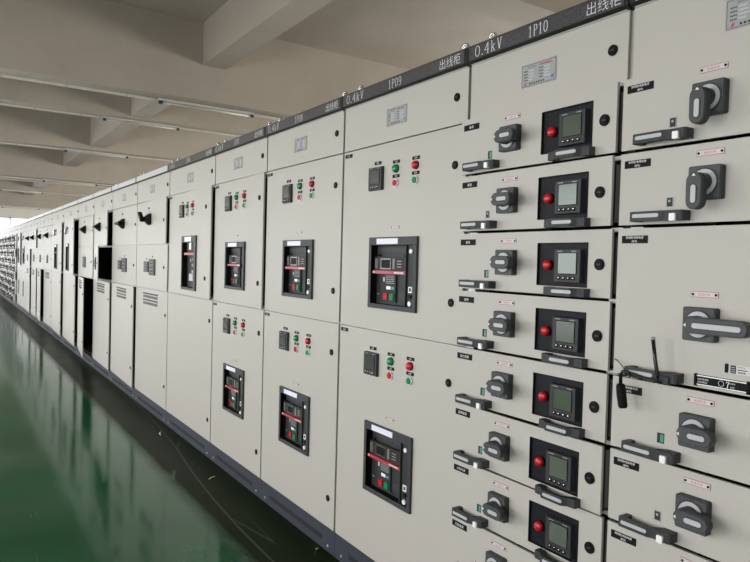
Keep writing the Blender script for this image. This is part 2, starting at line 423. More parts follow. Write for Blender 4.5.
NW[0] += 1; o = struct(b.build('window_%d' % NW[0])); g = MB(); g.box(-4.3, 1.9, Y1+.105, Y1+.112, FZ0, FZ1, 'glass'); g.build('pane', o)

# ceiling beams: deep ones every third bay, shallow between, and one lengthwise
NT = [0]
def beam(x0, x1, y0, y1, z0):
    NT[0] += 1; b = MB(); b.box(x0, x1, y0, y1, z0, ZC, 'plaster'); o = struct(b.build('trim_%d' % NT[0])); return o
BZ = {-3: 3.70, -2: 3.40, 0: 3.37, 1: 3.69, 2: 3.57, 3: 3.24, 4: 3.50, 5: 3.47, 6: 3.13, 7: 3.40}
BEAMS = []
for k in range(-3, 8):
    y = 8.0+3.2*k
    if k == -1: beam(X0, X1, 4.02, 4.42, 3.66); BEAMS.append((k, 4.42, 3.66)); continue
    beam(X0, X1, y, y+.3, BZ[k]); BEAMS.append((k, y+.3, BZ[k]))
for a, c, x, z in ((Y0, 8.0, 1.06, 3.80), (8.3, 11.2, .94, 3.71), (11.5, 14.4, .87, 3.64), (14.7, 17.6, .81, 3.58), (17.9, Y1, .78, 3.57)):
    beam(x, x+.3, a, c, z)
beam(-3.9, -3.6, Y0, Y1, 3.80)

# ------------------------------------------------------------------ tube lights and trunking under the beams
def w_tube_light(loc, L_, label):
    t = thing('tube_light', label, 'tube light', loc, 0, 'bare tube lights under the ceiling beams')
    def bat(b): b.box(0, L_, -.02, .02, .035, .06, 'trunk')
    def tb(b): b.tube([(.03, 0, .015), (L_-.03, 0, .015)], .014, 'tube', 12)
    def cp(b): b.box(0, .045, -.02, .02, -.004, .034, 'cap')
    part('batten', 'bat%.2f' % L_, bat, t); part('tube', 'tb%.2f' % L_, tb, t)
    part('end_cap', 'cap', cp, t); part('end_cap', 'cap', cp, t, (L_-.045, 0, 0))
names = {0: 'nearest deep ceiling beam', 1: 'second ceiling beam', 2: 'third ceiling beam',
         3: 'fourth ceiling beam, a deep one', 4: 'fifth ceiling beam', 5: 'sixth ceiling beam', 6: 'seventh ceiling beam', 7: 'last beam before the far windows'}
tubes = {0: [.60], 1: [.56], 2: [.43], 3: [.40], 5: [-.12], 6: [.12]}
for k, y, z in BEAMS:
    if k < 0: continue
    b = MB(); b.box(0, X1-X0, -.022, .0, .012, .04, 'trunk')
    for i in range(12): b.box(i*.66+.2, i*.66+.22, -.025, 0, .009, .04, 'edge')
    o = b.build('cable_trunking', None, (X0, y, z-.04)); tag(o, 'cream cable trunking under the %s' % names[k], 'cable trunking', 'cable trunking under the ceiling beams')
    for x in tubes.get(k, []):
        w_tube_light((x, y-.05, z-.06), 1.24, 'unlit bare tube with dark end caps under the %s' % names[k])

# ------------------------------------------------------------------ cabinet components
DT = .010       # door thickness
DV = .020       # front of the cabinet frame
ZT, ZU, ZM, ZB = 2.138, 1.937, 1.1275, .119
ZS = 1.533
def latch_fn(r):
    def f(b):
        b.cyl(0, 0, r, -.004, 0, 'black', 24, r*.93) if False else b.cyl(0, 0, r, 0, -.004, 'rubber', 24)
        b.cyl(0, 0, r*.72, -.004, -.0055, 'black', 20); b.box(-r*.35, r*.35, -.0065, -.0055, -r*.12, r*.12, 'grey')
    return f
def latch(parent, u, z, v=0., r=.0155): part('latch', 'latch%.4f' % r, latch_fn(r), parent, (u, v, z))
def label_fn(w, h, rows, k='text'):
    def f(b):
        b.box(0, w, -.0015, 0, 0, h, 'black')
        n = len(rows)
        for i, (t, s_) in enumerate(rows):
            zz = h-(i+.5)*h/n
            b.text(t, w/2, zz-s_/2, s_, -.0019, k, 1.05)
    return f
def tag_fn(b):
    b.rbox(0, .07, -.0012, 0, 0, .0145, 'tagedge', .001); b.quad(.0012, .0688, .0012, .0133, -.0015, 'tagc')
    b.cyl(.006, .0072, .0032, -.0015, -.003, 'black', 12); b.cyl(.064, .0072, .0032, -.0015, -.003, 'black', 12)
    b.text('出线开关', .035, .0037, .007, -.0018, 'inkr', 1.05)
def plate_fn(w, h):
    def f(b):
        b.box(0, w, -.0015, 0, 0, h, 'plate')
        for (a, c, d, e) in ((.003, w-.003, .003, .0042), (.003, w-.003, h-.0042, h-.003), (.003, .0042, .003, h-.003), (w-.0042, w-.003, .003, h-.003)):
            b.quad(a, c, d, e, -.0017, 'ink')
        for cu_, cz in ((.004, .004), (w-.004, .004), (.004, h-.004), (w-.004, h-.004)): b.cyl(cu_, cz, .002, -.0015, -.003, 'chrome', 8)
        b.text('低压开关柜', w*.30, h-.0145, .0065, -.0018, 'ink', .9, True); b.quad(w*.52, w*.86, h-.0135, h-.0095, -.0018, 'inkr')
        rnd = random.Random(3)
        for i in range(4):
            z = h-.024-i*.0095
            for a in (.08, .52):
                u = w*a
                for j in range(4):
                    b.quad(u, u+.003, z, z+.0035, -.0018, 'ink'); u += .0042
                b.quad(u+.003, u+.003+w*rnd.uniform(.12, .2), z-.0005, z+.004, -.0018, 'inlay')
        b.poly_prism([(w*.09, .006), (w*.13, .006), (w*.16, .0155), (w*.12, .0155)], 'v', -.0019, -.0016, 'inkr')
        u = w*.24
        for j in range(7): b.quad(u, u+.006, .0075, .0125, -.0018, 'ink'); u += .0095
        b.cyl(w*.90, .016, .006, -.0016, -.0019, 'inkb', 16)
    return f
def rotary_fn(ang, long=.068, half=.0205):
    def f(b):
        b.poly_prism(rrect(-.041, .041, -.041, .041, .005), 'v', 0, -.019, 'grey')
        b.poly_prism(rrect(-.0385, .0385, -.0385, .0385, .005), 'v', -.019, -.021, 'greyl')
        b.cyl(0, 0, .0355, -.021, -.0225, 'grey', 32); b.cyl(0, 0, .0315, -.0225, -.0235, 'inlay', 32); b.cyl(0, 0, .0215, -.0235, -.050, 'grey', 24)
        a = .020 if long < .1 else .014
        b.poly_prism(stadium(a, long, half, half*.98, ang), 'v', -.042, -.062, 'grey')
        b.poly_prism(stadium(a-.0025, long-.0025, half-.0025, half*.98-.0025, ang), 'v', -.062, -.0645, 'greyl')
        b.poly_prism(stadium(-.008, long-.014, half-.011, half-.011, ang), 'v', -.0645, -.0653, 'grey')
        b.poly_prism(stadium(-.0095, long-.0155, .0062, .0062, ang), 'v', -.0653, -.0662, 'inlay')
        ca, sa = math.cos(ang), math.sin(ang)
        tri = [(-a+.0025, 0), (-a+.0085, .0045), (-a+.0085, -.0045)]
        b.poly_prism([(x*ca-y*sa, x*sa+y*ca) for x, y in tri], 'v', -.0646, -.0656, 'white')
        b.text('分', .0, .030, .0035, -.0212, 'texts'); b.text('合', .036, -.002, .0035, -.0212, 'texts')
    return f
def pull_fn(b, bk='white'):
    p = [(0, 0), (0, -.036), (.006, -.042), (.088, -.042), (.100, -.036), (.142, -.036), (.147, -.032), (.147, 0), (.112, 0), (.104, -.012), (.088, -.028), (.020, -.028), (.016, 0)]
    b.poly_prism(p, 'z', -.0125, .0125, 'grey')
    b.poly_prism(stadium(.038, .038, .0050, None, 0, (.049, .001)), 'v', -.042, -.0432, 'inlay')
    b.poly_prism(rrect(.115, .131, -.0145, .004, .002), 'v', -.030, -.0425, bk)
def pull2_fn(b):
    p = [(0, 0), (0, -.026), (.024, -.028), (.038, -.042), (.112, -.042), (.126, -.028), (.152, -.026), (.152, 0), (.132, 0), (.122, -.012), (.106, -.029), (.046, -.029), (.032, -.012), (.022, 0)]
    b.poly_prism(p, 'z', -.0125, .0125, 'grey')
    b.poly_prism(stadium(.037, .037, .005, None, 0, (.082, .001)), 'v', -.042, -.0432, 'inlay')
def flag_fn(kk):
    def f(b):
        b.box(0, .0195, -.0012, 0, 0, .026, 'ink'); b.quad(.009, .0185, .003, .023, -.0016, kk)
    return f
def flag2_fn(b):
    b.box(0, .0195, -.0012, 0, 0, .026, 'plate'); b.quad(.002, .0175, .002, .024, -.0015, 'ink'); b.quad(.006, .012, .013, .019, -.0018, 'texts')
def tray_fn(b):   # recessed dark tray, origin at its lower left, opening .192 x .131, depth .012
    w, h, d = .193, .131, .006
    b.box(0, w, d, d+.003, 0, h, 'tray')
    t = .0022
    for (a, c, e, g_) in ((0, w, 0, t), (0, w, h-t, h), (0, t, t, h-t), (w-t, w, t, h-t)): b.box(a, c, -.0012, d, e, g_, 'black')
def meter_fn(lcd, W_=.099, H_=.1, proud=.018):
    def f(b):   # origin lower left
        b.taper(0, W_, 0, H_, 0, -proud, .002, 'bezel')
        sw0, sw1, sz0, sz1 = W_*.18, W_*.85, H_*.27, H_*.87
        b.box(sw0-.002, sw1+.002, -proud-.0016, -proud, sz0-.002, sz1+.002, 'black')
        b.quad(sw0, sw1, sz0, sz1, -proud-.0018, lcd)
        for i in range(4):
            u = W_*(.22+.18*i)
            b.cyl(u, H_*.13, W_*.052, -proud, -proud-.003, 'black', 12); b.dome(u, H_*.14, W_*.028, -proud-.003, .0014, 'chrome', 10, 3)
        b.quad(W_*.12, W_*.32, H_*.92, H_*.94, -proud-.0002, 'texts'); b.quad(W_*.66, W_*.84, H_*.92, H_*.94, -proud-.0002, 'texts')
    return f
def lamp_fn(k, r=.0165, h=.016):
    def f(b):
        b.cyl(0, 0, r*1.08, 0, -.004, 'black', 20); b.cyl(0, 0, r, -.004, -.010, k, 20); b.dome(0, 0, r, -.010, h*.6, k)
    return f
def button_fn(k):
    def f(b):
        b.cyl(0, 0, .0175, 0, -.005, 'chrome', 22); b.cyl(0, 0, .0145, -.005, -.0056, 'black', 22)
        b.cyl(0, 0, .0135, -.0056, -.012, k, 22, .0128); b.cyl(0, 0, .0125, 0, 0, k) if False else None
        b.poly_prism([(.0165*math.cos(t), .0165*math.sin(t)) for t in [(-PI/2+PI*j/8) for j in range(9)]], 'v', -.005, -.0075, 'white')
    return f

# ------------------------------------------------------------------ drawers (origin: lower left of the front, front face at v = 0)
def drawer_panel_fn(w, h, tray):
    def f(b):
        d = .009
        g = .0045
        u0, u1, z0, z1 = 0, w, .009, h
        if tray:
            a, c, e, g_ = .378, .571, h-.167, h-.036
            b.box(u0, a, 0, d, z0, z1, 'paint'); b.box(c, u1, 0, d, z0, z1, 'paint')
            b.box(a, c, 0, d, z0, e, 'paint'); b.box(a, c, 0, d, g_, z1, 'paint')
        else: b.box(u0, u1, 0, d, z0, z1, 'paint')
        # folded rim and side runners behind the front
        b.box(.012, .02, d, .45, .02, h-.02, 'zinc'); b.box(w-.02, w-.012, d, .45, .02, h-.02, 'zinc')
        b.box(.010, .014, d, .03, .012, h-.012, 'inside'); b.box(w-.014, w-.010, d, .03, .012, h-.012, 'inside')
        b.box(.02, w-.02, d, .05, .02, .026, 'zinc')
    return f
def make_drawer(parent, u, z, w, h, v, kind, ang=0., flag='teal', lab=None, lcd='lcd', detail=True, tilt=0.):
    ru, pu_ = (.2505, .050) if kind == 'metered' else (.2535-.004, .0635-.004)
    dz = -.004 if kind == 'metered' else 0.
    d = part('drawer', 'dr_%s_%.3f_%.3f' % (kind, w, h), drawer_panel_fn(w, h, kind == 'metered'), parent, (u, v, z))
    if tilt: d.rotation_euler = (0, 0, tilt)
    top = h
    def P(n, key, fn, loc, bev=0.): return part(n, key, fn, d, loc, bev)
    if lab: P('name_label', 'lab'+str(lab), label_fn(.078, .0205, lab), (.013, 0, top-.0405))
    P('switch_tag', 'tag', tag_fn, (.216, 0, top+dz-(.0315 if h < .3 else .1745)))
    zc = top-.0985 if h < .3 else top-.2395
    if h < .3: P('rotary_handle', 'rot%.2f' % ang, rotary_fn(ang), (ru, 0, zc), .0012)
    else: P('rotary_handle', 'rotbig', rotary_fn(ang, .140, .0195), (ru, 0, zc), .0012)
    P('pull_handle', 'pull' if h < .3 else 'pullg', pull_fn if h < .3 else (lambda b: pull_fn(b, 'grey')), (pu_, 0, .0275 if h < .3 else .0245), .0016)
    if flag:
        fz = .0505
        if flag == 'dark': P('position_indicator', 'flagd', flag2_fn, (.140, 0, fz))
        else: P('position_indicator', 'flag'+flag, flag_fn(flag), (.140, 0, fz))
    if kind == 'metered':
        P('meter_tray', 'tray', tray_fn, (.378, 0, h+dz-.163))
        P('meter', 'meter_'+lcd, meter_fn(lcd), (.4555, .006, h+dz-.151))
        P('indicator_lamp', 'lampr', lamp_fn('red', .0148), (.4225, .004, h+dz-.0995))
        P('lower_pull_handle', 'pull2', pull2_fn, (.430, 0, .0205), .0016)
        latch(d, .612, h-.099, 0, .0165)
    return d

# ------------------------------------------------------------------ cabinet shells
def body_fn(w, rails, dark=True, D=.9):
    def f(b):
        e = .0006
        b.box(e, .02, DV, D, ZB, 2.2, 'edge'); b.box(w-.02, w-e, DV, D, ZB, 2.2, 'edge')
        b.box(.02, w-.02, DV+.001, D, 2.175, 2.2, 'paint'); b.box(.02, w-.02, DV+.001, D, ZB, ZB+.02, 'paint')
        b.box(.02, w-.02, D-.02, D, ZB+.02, 2.175, 'inside')
        b.box(.02, .024, DV+.03, D-.02, ZB+.02, 2.175, 'inside'); b.box(w-.024, w-.02, DV+.03, D-.02, ZB+.02, 2.175, 'inside')
        for z in rails:
            b.box(.02, w-.02, DV+.001, .08, z-.012, z+.012, 'zinc'); b.box(.024, w-.024, .08, D-.02, z-.004, z+.004, 'inside')
        # dark equipment blocks standing in the compartments
        for z0, z1 in zip(([ZB+.02]+sorted(rails))[:-1], sorted(rails)):
            if z1-z0 > .3: b.box(w*.18, w*.85, .35, .75, z0+.02, z1-.08, 'black')
    return f
def plinth_fn(w):
    def f(b):
        e = .0012
        b.box(e, w-e, .004, .9, 0, ZB-.004, 'plinth')
        b.box(.13, w-.13, .0026, .0042, .040, .064, 'slot')
        for u in (.065, w-.065): b.cyl(u, .03, .0065, .004, .000, 'zinc', 10)
    return f
def strip_fn(w, num, last):
    def f(b):
        e = .002
        b.poly_prism([(0.018, ZT+.001), (-.004, ZT+.001), (-.0165, 2.147), (-.0165, 2.2), (-.0135, 2.203), (.018, 2.203)], 'u', e, w-e, 'strip')
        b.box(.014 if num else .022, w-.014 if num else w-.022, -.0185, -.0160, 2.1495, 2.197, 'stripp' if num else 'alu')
        b.box(.012, w-.012, -.006, .012, ZT-.001, ZT+.002, 'edge')
        if num:
            h = .036; zz = 2.1555; v = -.0189
            b.strokes('0.4kV', .045, zz, h, v, 'text', .64, .075, 1.32 if w < .7 else 1.45)
            b.strokes(num, w*.5-.055 if w > .7 else .296, zz, h*.95, v, 'text', .66, .075, .95 if w < .7 else 1.1)
            b.text('出线柜', w-.095 if w > .7 else w-.081, zz-.001, h*1.04, v, 'text', .98 if w < .7 else 1.0, True, -.012)
    return f
def bolt_ring_fn(b):
    b.cyl(0, 0, 0, 0, 0, 'chrome') if False else None
    b.ring((0, 0, .030), .016, .0048, 'v', 'chrome'); b.tube([(0, 0, 0), (0, 0, .014)], [.013, .008], 'chrome', 12)
def door(parent, key, w, z0, z1, ajar=0., hole=None, gap=.008, v=0.):
    """hinged on its far (left) side; ajar = how far the near edge stands out"""
    def f(b):
        W_ = w-2*gap; H_ = z1-z0-.006
        if hole:
            a, c, e, g_ = hole; a -= gap; c -= gap
            b.box(0, a, 0, DT, 0, H_, 'paint'); b.box(c, W_, 0, DT, 0, H_, 'paint')
            b.box(a, c, 0, DT, 0, e-z0, 'paint'); b.box(a, c, 0, DT, g_-z0, H_, 'paint')
        else: b.box(0, W_, 0, DT, 0, H_, 'paint')
        b.box(W_-.0003, W_+.0006, .001, DT, 0.001, H_-.001, 'edge2')
    o = part('door', key, f, parent, (gap, v, z0+.003), 0)
    o.rotation_euler = (0, 0, -math.asin(min(.9, ajar/w)))
    return o
def top_panel(parent, w, lt, plate_u):
    def f(b): b.box(.008, w-.008, 0, DT, ZU+.003, ZT, 'paint'); b.box(w-.0083, w-.0074, .001, DT, ZU+.004, ZT-.001, 'edge2')
    o = part('top_panel', 'top%.3f' % w, f, parent)
    part('rating_plate', 'plate', plate_fn(.146, .074), o, (plate_u, 0, 2.003)); latch(o, lt, 2.040)
    return o
def shell(name, label, w, yl, rails, num=None, plate_u=None, lt=None, group=None, rings=True):
    t = thing(name, label, 'electrical cabinet', (0, yl, 0), -PI/2, group)
    part('body', 'body%.3f%s' % (w, rails), body_fn(w, rails), t)
    part('plinth', 'pl%.3f' % w, plinth_fn(w), t)
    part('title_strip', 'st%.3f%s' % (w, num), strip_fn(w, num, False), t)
    top_panel(t, w, lt if lt else w-.065, plate_u if plate_u is not None else w/2-.075)
    if rings:
        for u in (.058, w-.088): part('lifting_eye', 'eye', bolt_ring_fn, t, (u, .05, 2.203))
    return t

# breaker escutcheon on a door: origin at the frame's lower left corner
def esc_fn(w, h, top=.034, side=.02, right=.02, div=True):
    def f(b):
        v = -.012
        b.box(0, w, v, 0, h-top, h, 'grey'); b.box(0, w, v, 0, 0, side, 'grey'); b.box(0, side, v, 0, side, h-top, 'grey'); b.box(w-right, w, v, 0, side, h-top, 'grey')
        if div: b.box(w-.080, w-.074, v+.004, .004, side, h-top, 'breaker')
        t = .003
        for (a, c, e, g_) in ((side-t, side, side, h-top), (w-right, w-right+t, side, h-top), (side, w-right, side-t, side), (side, w-right, h-top, h-top+t)):
            b.box(a, c, v+.001, .05, e, g_, 'black')
    return f
def sticker_fn(b): b.box(0, .158, -.001, 0, 0, .024, 'paper')
def breaker_fn(b):   # origin lower left of the .35 x .307 frame
    b.box(.012, .272, .028, .30, .012, .275, 'breaker'); b.box(.280, .334, .006, .30, .012, .275, 'breaker')
    b.box(.03, .262, .024, .030, .246, .262, 'grey')
    b.rbox(.022, .262, .012, .028, .166, .224, 'clear', .004)
    b.box(.072, .150, .0105, .012, .170, .217, 'lcdd')
    b.box(.078, .144, .0100, .0106, .176, .211, 'black')
    for u in (.03, .040, .163, .170): b.quad(u, u+.004, .172, .216, .0116, 'texts')
    for i in range(3): b.quad(.195, .225, .18+i*.012, .183+i*.012, .0116, 'texts')
    for u in (.048, .238): b.cyl(u, .228, .006, .024, .018, 'black', 12)
    b.poly_prism(rrect(.018, .264, .150, .164, .003), 'v', .004, .028, 'redp')
    b.quad(.185, .25, .154, .160, .0036, 'tagc'); b.quad(.022, .036, .153, .161, .0036, 'tagc')
    b.box(.094, .176, .020, .028, .030, .148, 'ink')
    for i in range(5): b.quad(.103, .165, .140-i*.0075, .1425-i*.0075, .0195, 'texts')
    b.quad(.070, .088, .117, .135, .0275, 'inlay')
    b.quad(.108, .140, .084, .098, .0195, 'white'); b.quad(.145, .165, .084, .096, .0195, 'greenp')
    b.quad(.028, .042, .058, .064, .0275, 'texts'); b.box(.190, .236, .026, .028, .045, .075, 'grey')
    b.cyl(.305, .247, .009, .006, -.002, 'white', 14)
    for z in (.132, .18): b.quad(.28, .33, z, z+.001, .0055, 'ink')
    b.box(.293, .316, .001, .006, .078, .103, 'white'); b.quad(.298, .311, .084, .098, .0006, 'ink')
    b.cyl(.305, .062, .008, .006, -.001, 'black', 14); b.cyl(.304, .034, .010, .006, -.002, 'white', 14)
def obut_fn(k, ch):
    def f(b):
        b.rbox(-.0145, .0145, -.006, 0, -.014, .014, k, .002)
        b.cyl(0, 0, .0065, -.006, -.0064, k, 4); b.text(ch, 0, -.003, .006, -.0066, 'texts', .8)
    return f
LABS = [('电压表', .022), ('合闸', .0), ('分闸', .0)]
def lamp_set(o, gap, u_m, z_off, H, um=.095, spread=(.202, .342)):
    """meter, two lamps, two push buttons and their small black labels; o: door, H: door height in its frame"""
    P = lambda n, k, fn, u, z: part(n, k, fn, o, (u, 0, z))
    P('meter', 'meterd', meter_fn('lcdd', .104, .102, .014), u_m, H-.2)
    P('name_label', 'l_v', label_fn(.052, .014, [('电流', .008)]), u_m+.030, H-.088)
    a, c = u_m+.197, u_m+.334
    for i, (u, z, k, n) in enumerate(((a, -.119, 'green', 'indicator_lamp'), (c, -.119, 'red', 'indicator_lamp'), (a, -.179, 'red', 'push_button'), (c, -.179, 'green', 'push_button'))):
        if n == 'indicator_lamp': q = P(n, 'lampb'+k, lamp_fn(k, .0165, .018), u, H+z)
        else: q = P(n, 'but'+k, button_fn('btn'+k), u, H+z)
        q['label'] = {'indicator_lamp': k+' indicator lamp', 'push_button': k+' half-ring push button'}[n]
        P('name_label', 'l%d' % i, label_fn(.05, .0135, [(('合闸', '分闸', '分闸', '合闸')[i], .008)]), u-.027, H+z+.0225)
def breaker_door(t, w, z0, z1, ajar, lt, lowlatch, fu=.258, um=.2345, key=''):
    H = z1-z0-.003; ft = z1-.4045; hole = (fu+.01, fu+.338, ft-.297, ft-.012)
    o = door(t, 'bd%.3f%.2f%s' % (w, z0, key), w, z0, z1, ajar, hole)
    g = .008
    lamp_set(o, g, um+.007-g, 0, z1-z0-.003)
    part('door_label', 'dl', label_fn(.062, .0165, [('出线', .009)]), o, (.010, 0, H-.030))
    part('switch_tag', 'tagm', tag_fn, o, (fu+.145, 0, H-.37)).scale = (.85, 1, .85)
    f = part('breaker_frame', 'esc', esc_fn(.350, .307), o, (fu-g, 0, ft-.307-z0-.003), .0012)
    part('frame_sticker', 'stk', sticker_fn, o, (fu+.062-g, -.012, ft-.030-z0-.003))
    latch(o, lt-g, H-.146); latch(o, lt-g, lowlatch-z0-.003)
    cb = part('circuit_breaker', 'cb', breaker_fn, t, (fu, -.006, ft-.307))
    x = part('trip_button', 'ob1', obut_fn('btnred', 'O'), cb, (.108, .020, .053)); x['label'] = 'red trip button'
    x = part('close_button', 'ob2', obut_fn('btngreen', 'I'), cb, (.152, .020, .053)); x['label'] = 'green close button'
    return o
# tall draw-out breaker seen in the wide cabinets
def tall_breaker_fn(b):
    b.box(.02, .33, .060, .45, .02, .40, 'breaker'); b.box(.05, .30, .045, .060, .30, .385, 'clear'); b.box(.11, .16, .043, .046, .31, .37, 'white')
    b.rbox(.03, .31, .030, .060, .268, .286, 'redp', .003); b.box(.10, .24, .052, .060, .05, .262, 'ink')
    b.cyl(.2, .235, .012, .052, .042, 'redp', 12); b.cyl(.2, .19, .011, .052, .042, 'greenp', 12); b.cyl(.2, .142, .011, .052, .042, 'yellow', 12)
    b.box(.11, .20, .046, .052, .07, .125, 'inlay')
    b.quad(.12, .14, .215, .24, .0515, 'texts')
def tall_door(t, w, ajar, key, fu, um, lt):
    z0, z1 = ZM, ZU; H = z1-z0-.003; fw, fh = .37, .415; fz = 1.175
    o = door(t, 'td'+key, w, z0, z1, ajar, (fu+.012, fu+fw-.012, fz+.012, fz+fh-.012))
    lamp_set(o, .008, um, 0, H)
    part('door_label', 'dl', label_fn(.062, .0165, [('出线', .009)]), o, (.010, 0, H-.030))
    part('breaker_frame', 'esct', esc_fn(fw, fh, .05, .02, .045, False), o, (fu-.008, 0, fz-z0-.003), .0012)
    part('frame_sticker', 'stk2', lambda b: b.box(0, .17, -.001, 0, 0, .036, 'paper'), o, (fu+.08, -.012, fz+fh-.044-z0-.003))
    latch(o, lt, H-.146); latch(o, lt, 1.277-z0-.003)
    part('circuit_breaker', 'tcb', tall_breaker_fn, t, (fu+.01, -.040, fz))
    return o
# big black operating lever of the capacitor cabinets: hub narrows outwards, grip across its tip
def lever_fn(rot):
    def f(b):
        b.rbox(-.052, .052, -.014, 0, -.052, .052, 'black', .006)
        b.taper(-.047, .047, -.049, .049, -.014, -.048, .024, 'black')
        b.cyl(0, 0, .020, -.046, -.066, 'black', 18)
        if rot == PI: b.poly_prism(stadium(.10, .10, .012, .012, 0), 'v', -.056, -.074, 'black')
        else: b.poly_prism(stadium(.035, .105, .020, .016, rot), 'v', -.060, -.092, 'black')
    return f
def din_fn(w, h):
    def f(b):
        b.rbox(0, w, -.010, 0, 0, h, 'grey', .004); b.box(w*.18, w*.82, -.0125, -.010, h*.15, h*.85, 'slate')
        for i in range(3): b.box(w*.25, w*.75, -.0135, -.0125, h*(.2+.24*i), h*(.3+.24*i), 'ink')
        b.cyl(w*.5, h+.022, .008, 0, -.004, 'black', 10)
    return f
def vent_door(t, w, ajar, key):
    o = door(t, 'vd'+key, w, ZB, ZM, ajar)
    def v(b):
        for i, (dz, hh) in enumerate(((0, .010), (-.030, .022), (-.060, .010), (-.092, .022))):
            n = 12
            if hh < .015: b.rbox(0, .50, -.0045, 0, dz-.001, dz+hh+.001, 'ink', .003)
            else:
                for j in range(n): b.rbox(.50/n*j+.006, .50/n*(j+1)-.008, -.0012, 0, dz-.006, dz+hh-.003, 'ink', .004)
                b.box(-.004, .504, -.006, 0, dz+hh-.003, dz+hh, 'edge')
    part('louvre', 'louvre', v, o, (w*.5-.27, 0, ZM-ZB-.055)); latch(o, w-.078, .802, 0, .014); latch(o, w-.078, .19, 0, .014)
    return o
def cap_cab(label, w, yl, up=0., mid=0., low=0., two=True, rot=0., g='wide cabinets with black operating levers'):
    t = shell('switchgear_cabinet', label, w, yl, [ZM, ZS, ZU], None, None, w-.06, g, yl < 12)
    o = door(t, 'cu%.3f' % w, w, ZS, ZU, up)
    part('operating_lever', 'lev%.2f' % rot, lever_fn(rot), o, (w*.485-.008, 0, .228), .002)
    part('lamp', 'dot', lambda b: (b.cyl(0, 0, .009, 0, -.006, 'black', 12), b.dome(0, 0, .006, -.006, .004, 'green', 10, 3)), o, (w*.44, 0, .331)); latch(o, w-.078, .203, 0, .014)
    o = door(t, 'cm%.3f' % w, w, ZM, ZS, mid)
    if two: part('meter', 'din1', din_fn(.156, .10), o, (w*.29, 0, .148)).__setitem__('label', 'small grey meter')
    part('controller', 'din2', din_fn(.20, .147), o, (w*.29+.19 if two else w*.36, 0, .124)); latch(o, w-.118, .203, 0, .014)
    vent_door(t, w, low, '%.3f' % w)
    return t

# ------------------------------------------------------------------ the row, from the near (right) end
G_BR = 'cabinets with two circuit breaker doors'
# drawer cabinet cut by the right edge
c11 = thing('switchgear_cabinet', 'nearest cabinet at the right edge, with a tall long-lever drawer among plain drawers', 'electrical cabinet', (0, 1.1424, 0), -PI/2)
w11 = .664
ZD = [1.9375-.2021*i for i in range(10)]
rl = tuple(ZD[1:9])
def dbody(w):
    def f(b):
        D = .9; e = .0006
        b.box(e, .012, DV+.001, D, ZB, 2.2, 'inside'); b.box(w-.012, w-e, DV+.001, D, ZB, 2.2, 'inside')
        b.box(.012, w-.012, DV+.001, D, 2.175, 2.2, 'paint'); b.box(.012, w-.012, .022, D, ZB, ZB+.004, 'zinc'); b.box(.012, w-.012, D-.02, D, ZB, 2.175, 'inside')
        b.box(.012, w-.012, .002, D-.02, ZU-.004, ZU+.004, 'zinc')
        for a, c in ((e, .030), (w-.030, w-e)): b.box(a, c, DV-.008, DV+.001, ZU+.006, 2.175, 'edge')
        for z in rl:
            b.box(.012, .05, .012, .08, z-.006, z+.006, 'zinc'); b.box(w-.05, w-.012, .012, .08, z-.006, z+.006, 'zinc')
            b.box(.012, w-.012, .10, D-.02, z-.002, z+.002, 'inside')
        b.box(.03, w-.03, .5, .8, ZB+.05, 1.85, 'inside')
    return f
def drawer_shell(t, w, num, pu, lt):
    part('body', 'dbody%.3f' % w, dbody(w), t); part('plinth', 'pl%.3f' % w, plinth_fn(w), t)
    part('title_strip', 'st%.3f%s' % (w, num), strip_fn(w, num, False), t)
    top_panel(t, w, lt, pu)
    for u in (.058, w-.088): part('lifting_eye', 'eye', bolt_ring_fn, t, (u, .05, 2.203))
drawer_shell(c11, w11, None, .262, .606)
LB = [('照明配电箱电源', .0068), ('(备用)', .0068)]
VF = -.030
DW = w11-.014
make_drawer(c11, .004, ZD[1], DW, .2021, VF, 'plain', -PI/2, 'dark', LB)
make_drawer(c11, .004, ZD[2], DW, .2021, VF, 'plain', -PI/2, 'dark', LB)
big = make_drawer(c11, .004, ZD[4], DW, ZD[2]-ZD[4], VF, 'plain', -.0, None, LB)
make_drawer(c11, .004, ZD[5], DW, .2021, VF, 'plain', -.0, 'teal', LB)
make_drawer(c11, .004, ZD[6], DW, .2021, VF, 'plain', -.0, 'dark', LB)
make_drawer(c11, .004, ZD[7], DW, .2021, VF, 'plain', -.0, 'dark', LB)
make_drawer(c11, .004, ZD[8], DW, .2021, VF, 'plain', -.0, 'dark', LB)
make_drawer(c11, .004, ZD[9]+.001, DW, .2011, VF, 'plain', -.0, 'dark', LB)
def holder(b):
    b.box(0, .132, -.004, 0, 0, .026, 'black'); b.box(.006, .126, -.0045, -.0038, .0222, .0250, 'white'); b.box(.006, .126, -.0045, -.0038, .001, .0035, 'white')
    for u in (0, .126): b.box(u, u+.006, -.007, 0, -.002, .028, 'rubber')
    for (u, z) in ((.008, .0135), (.008, .0065)):
        for j in range(8 if z > .01 else 7): b.quad(u+j*.0035, u+j*.0035+.0026, z, z+.0042, -.0043, 'texts')
    b.ring((.066, -.0045, .013), .0065, .0005, 'v', 'white', 20, 4); b.strokes('7', .078, .005, .014, -.0043, 'text', .6, .12)
    for j in range(4): b.quad(.086+j*.0035, .0885+j*.0035, .0145, .018, -.0043, 'texts')
    for j in range(3): b.quad(.088+j*.0035, .0905+j*.0035, .006, .0095, -.0043, 'texts')
part('name_holder', 'holder', holder, big, (.236, 0, .0155))
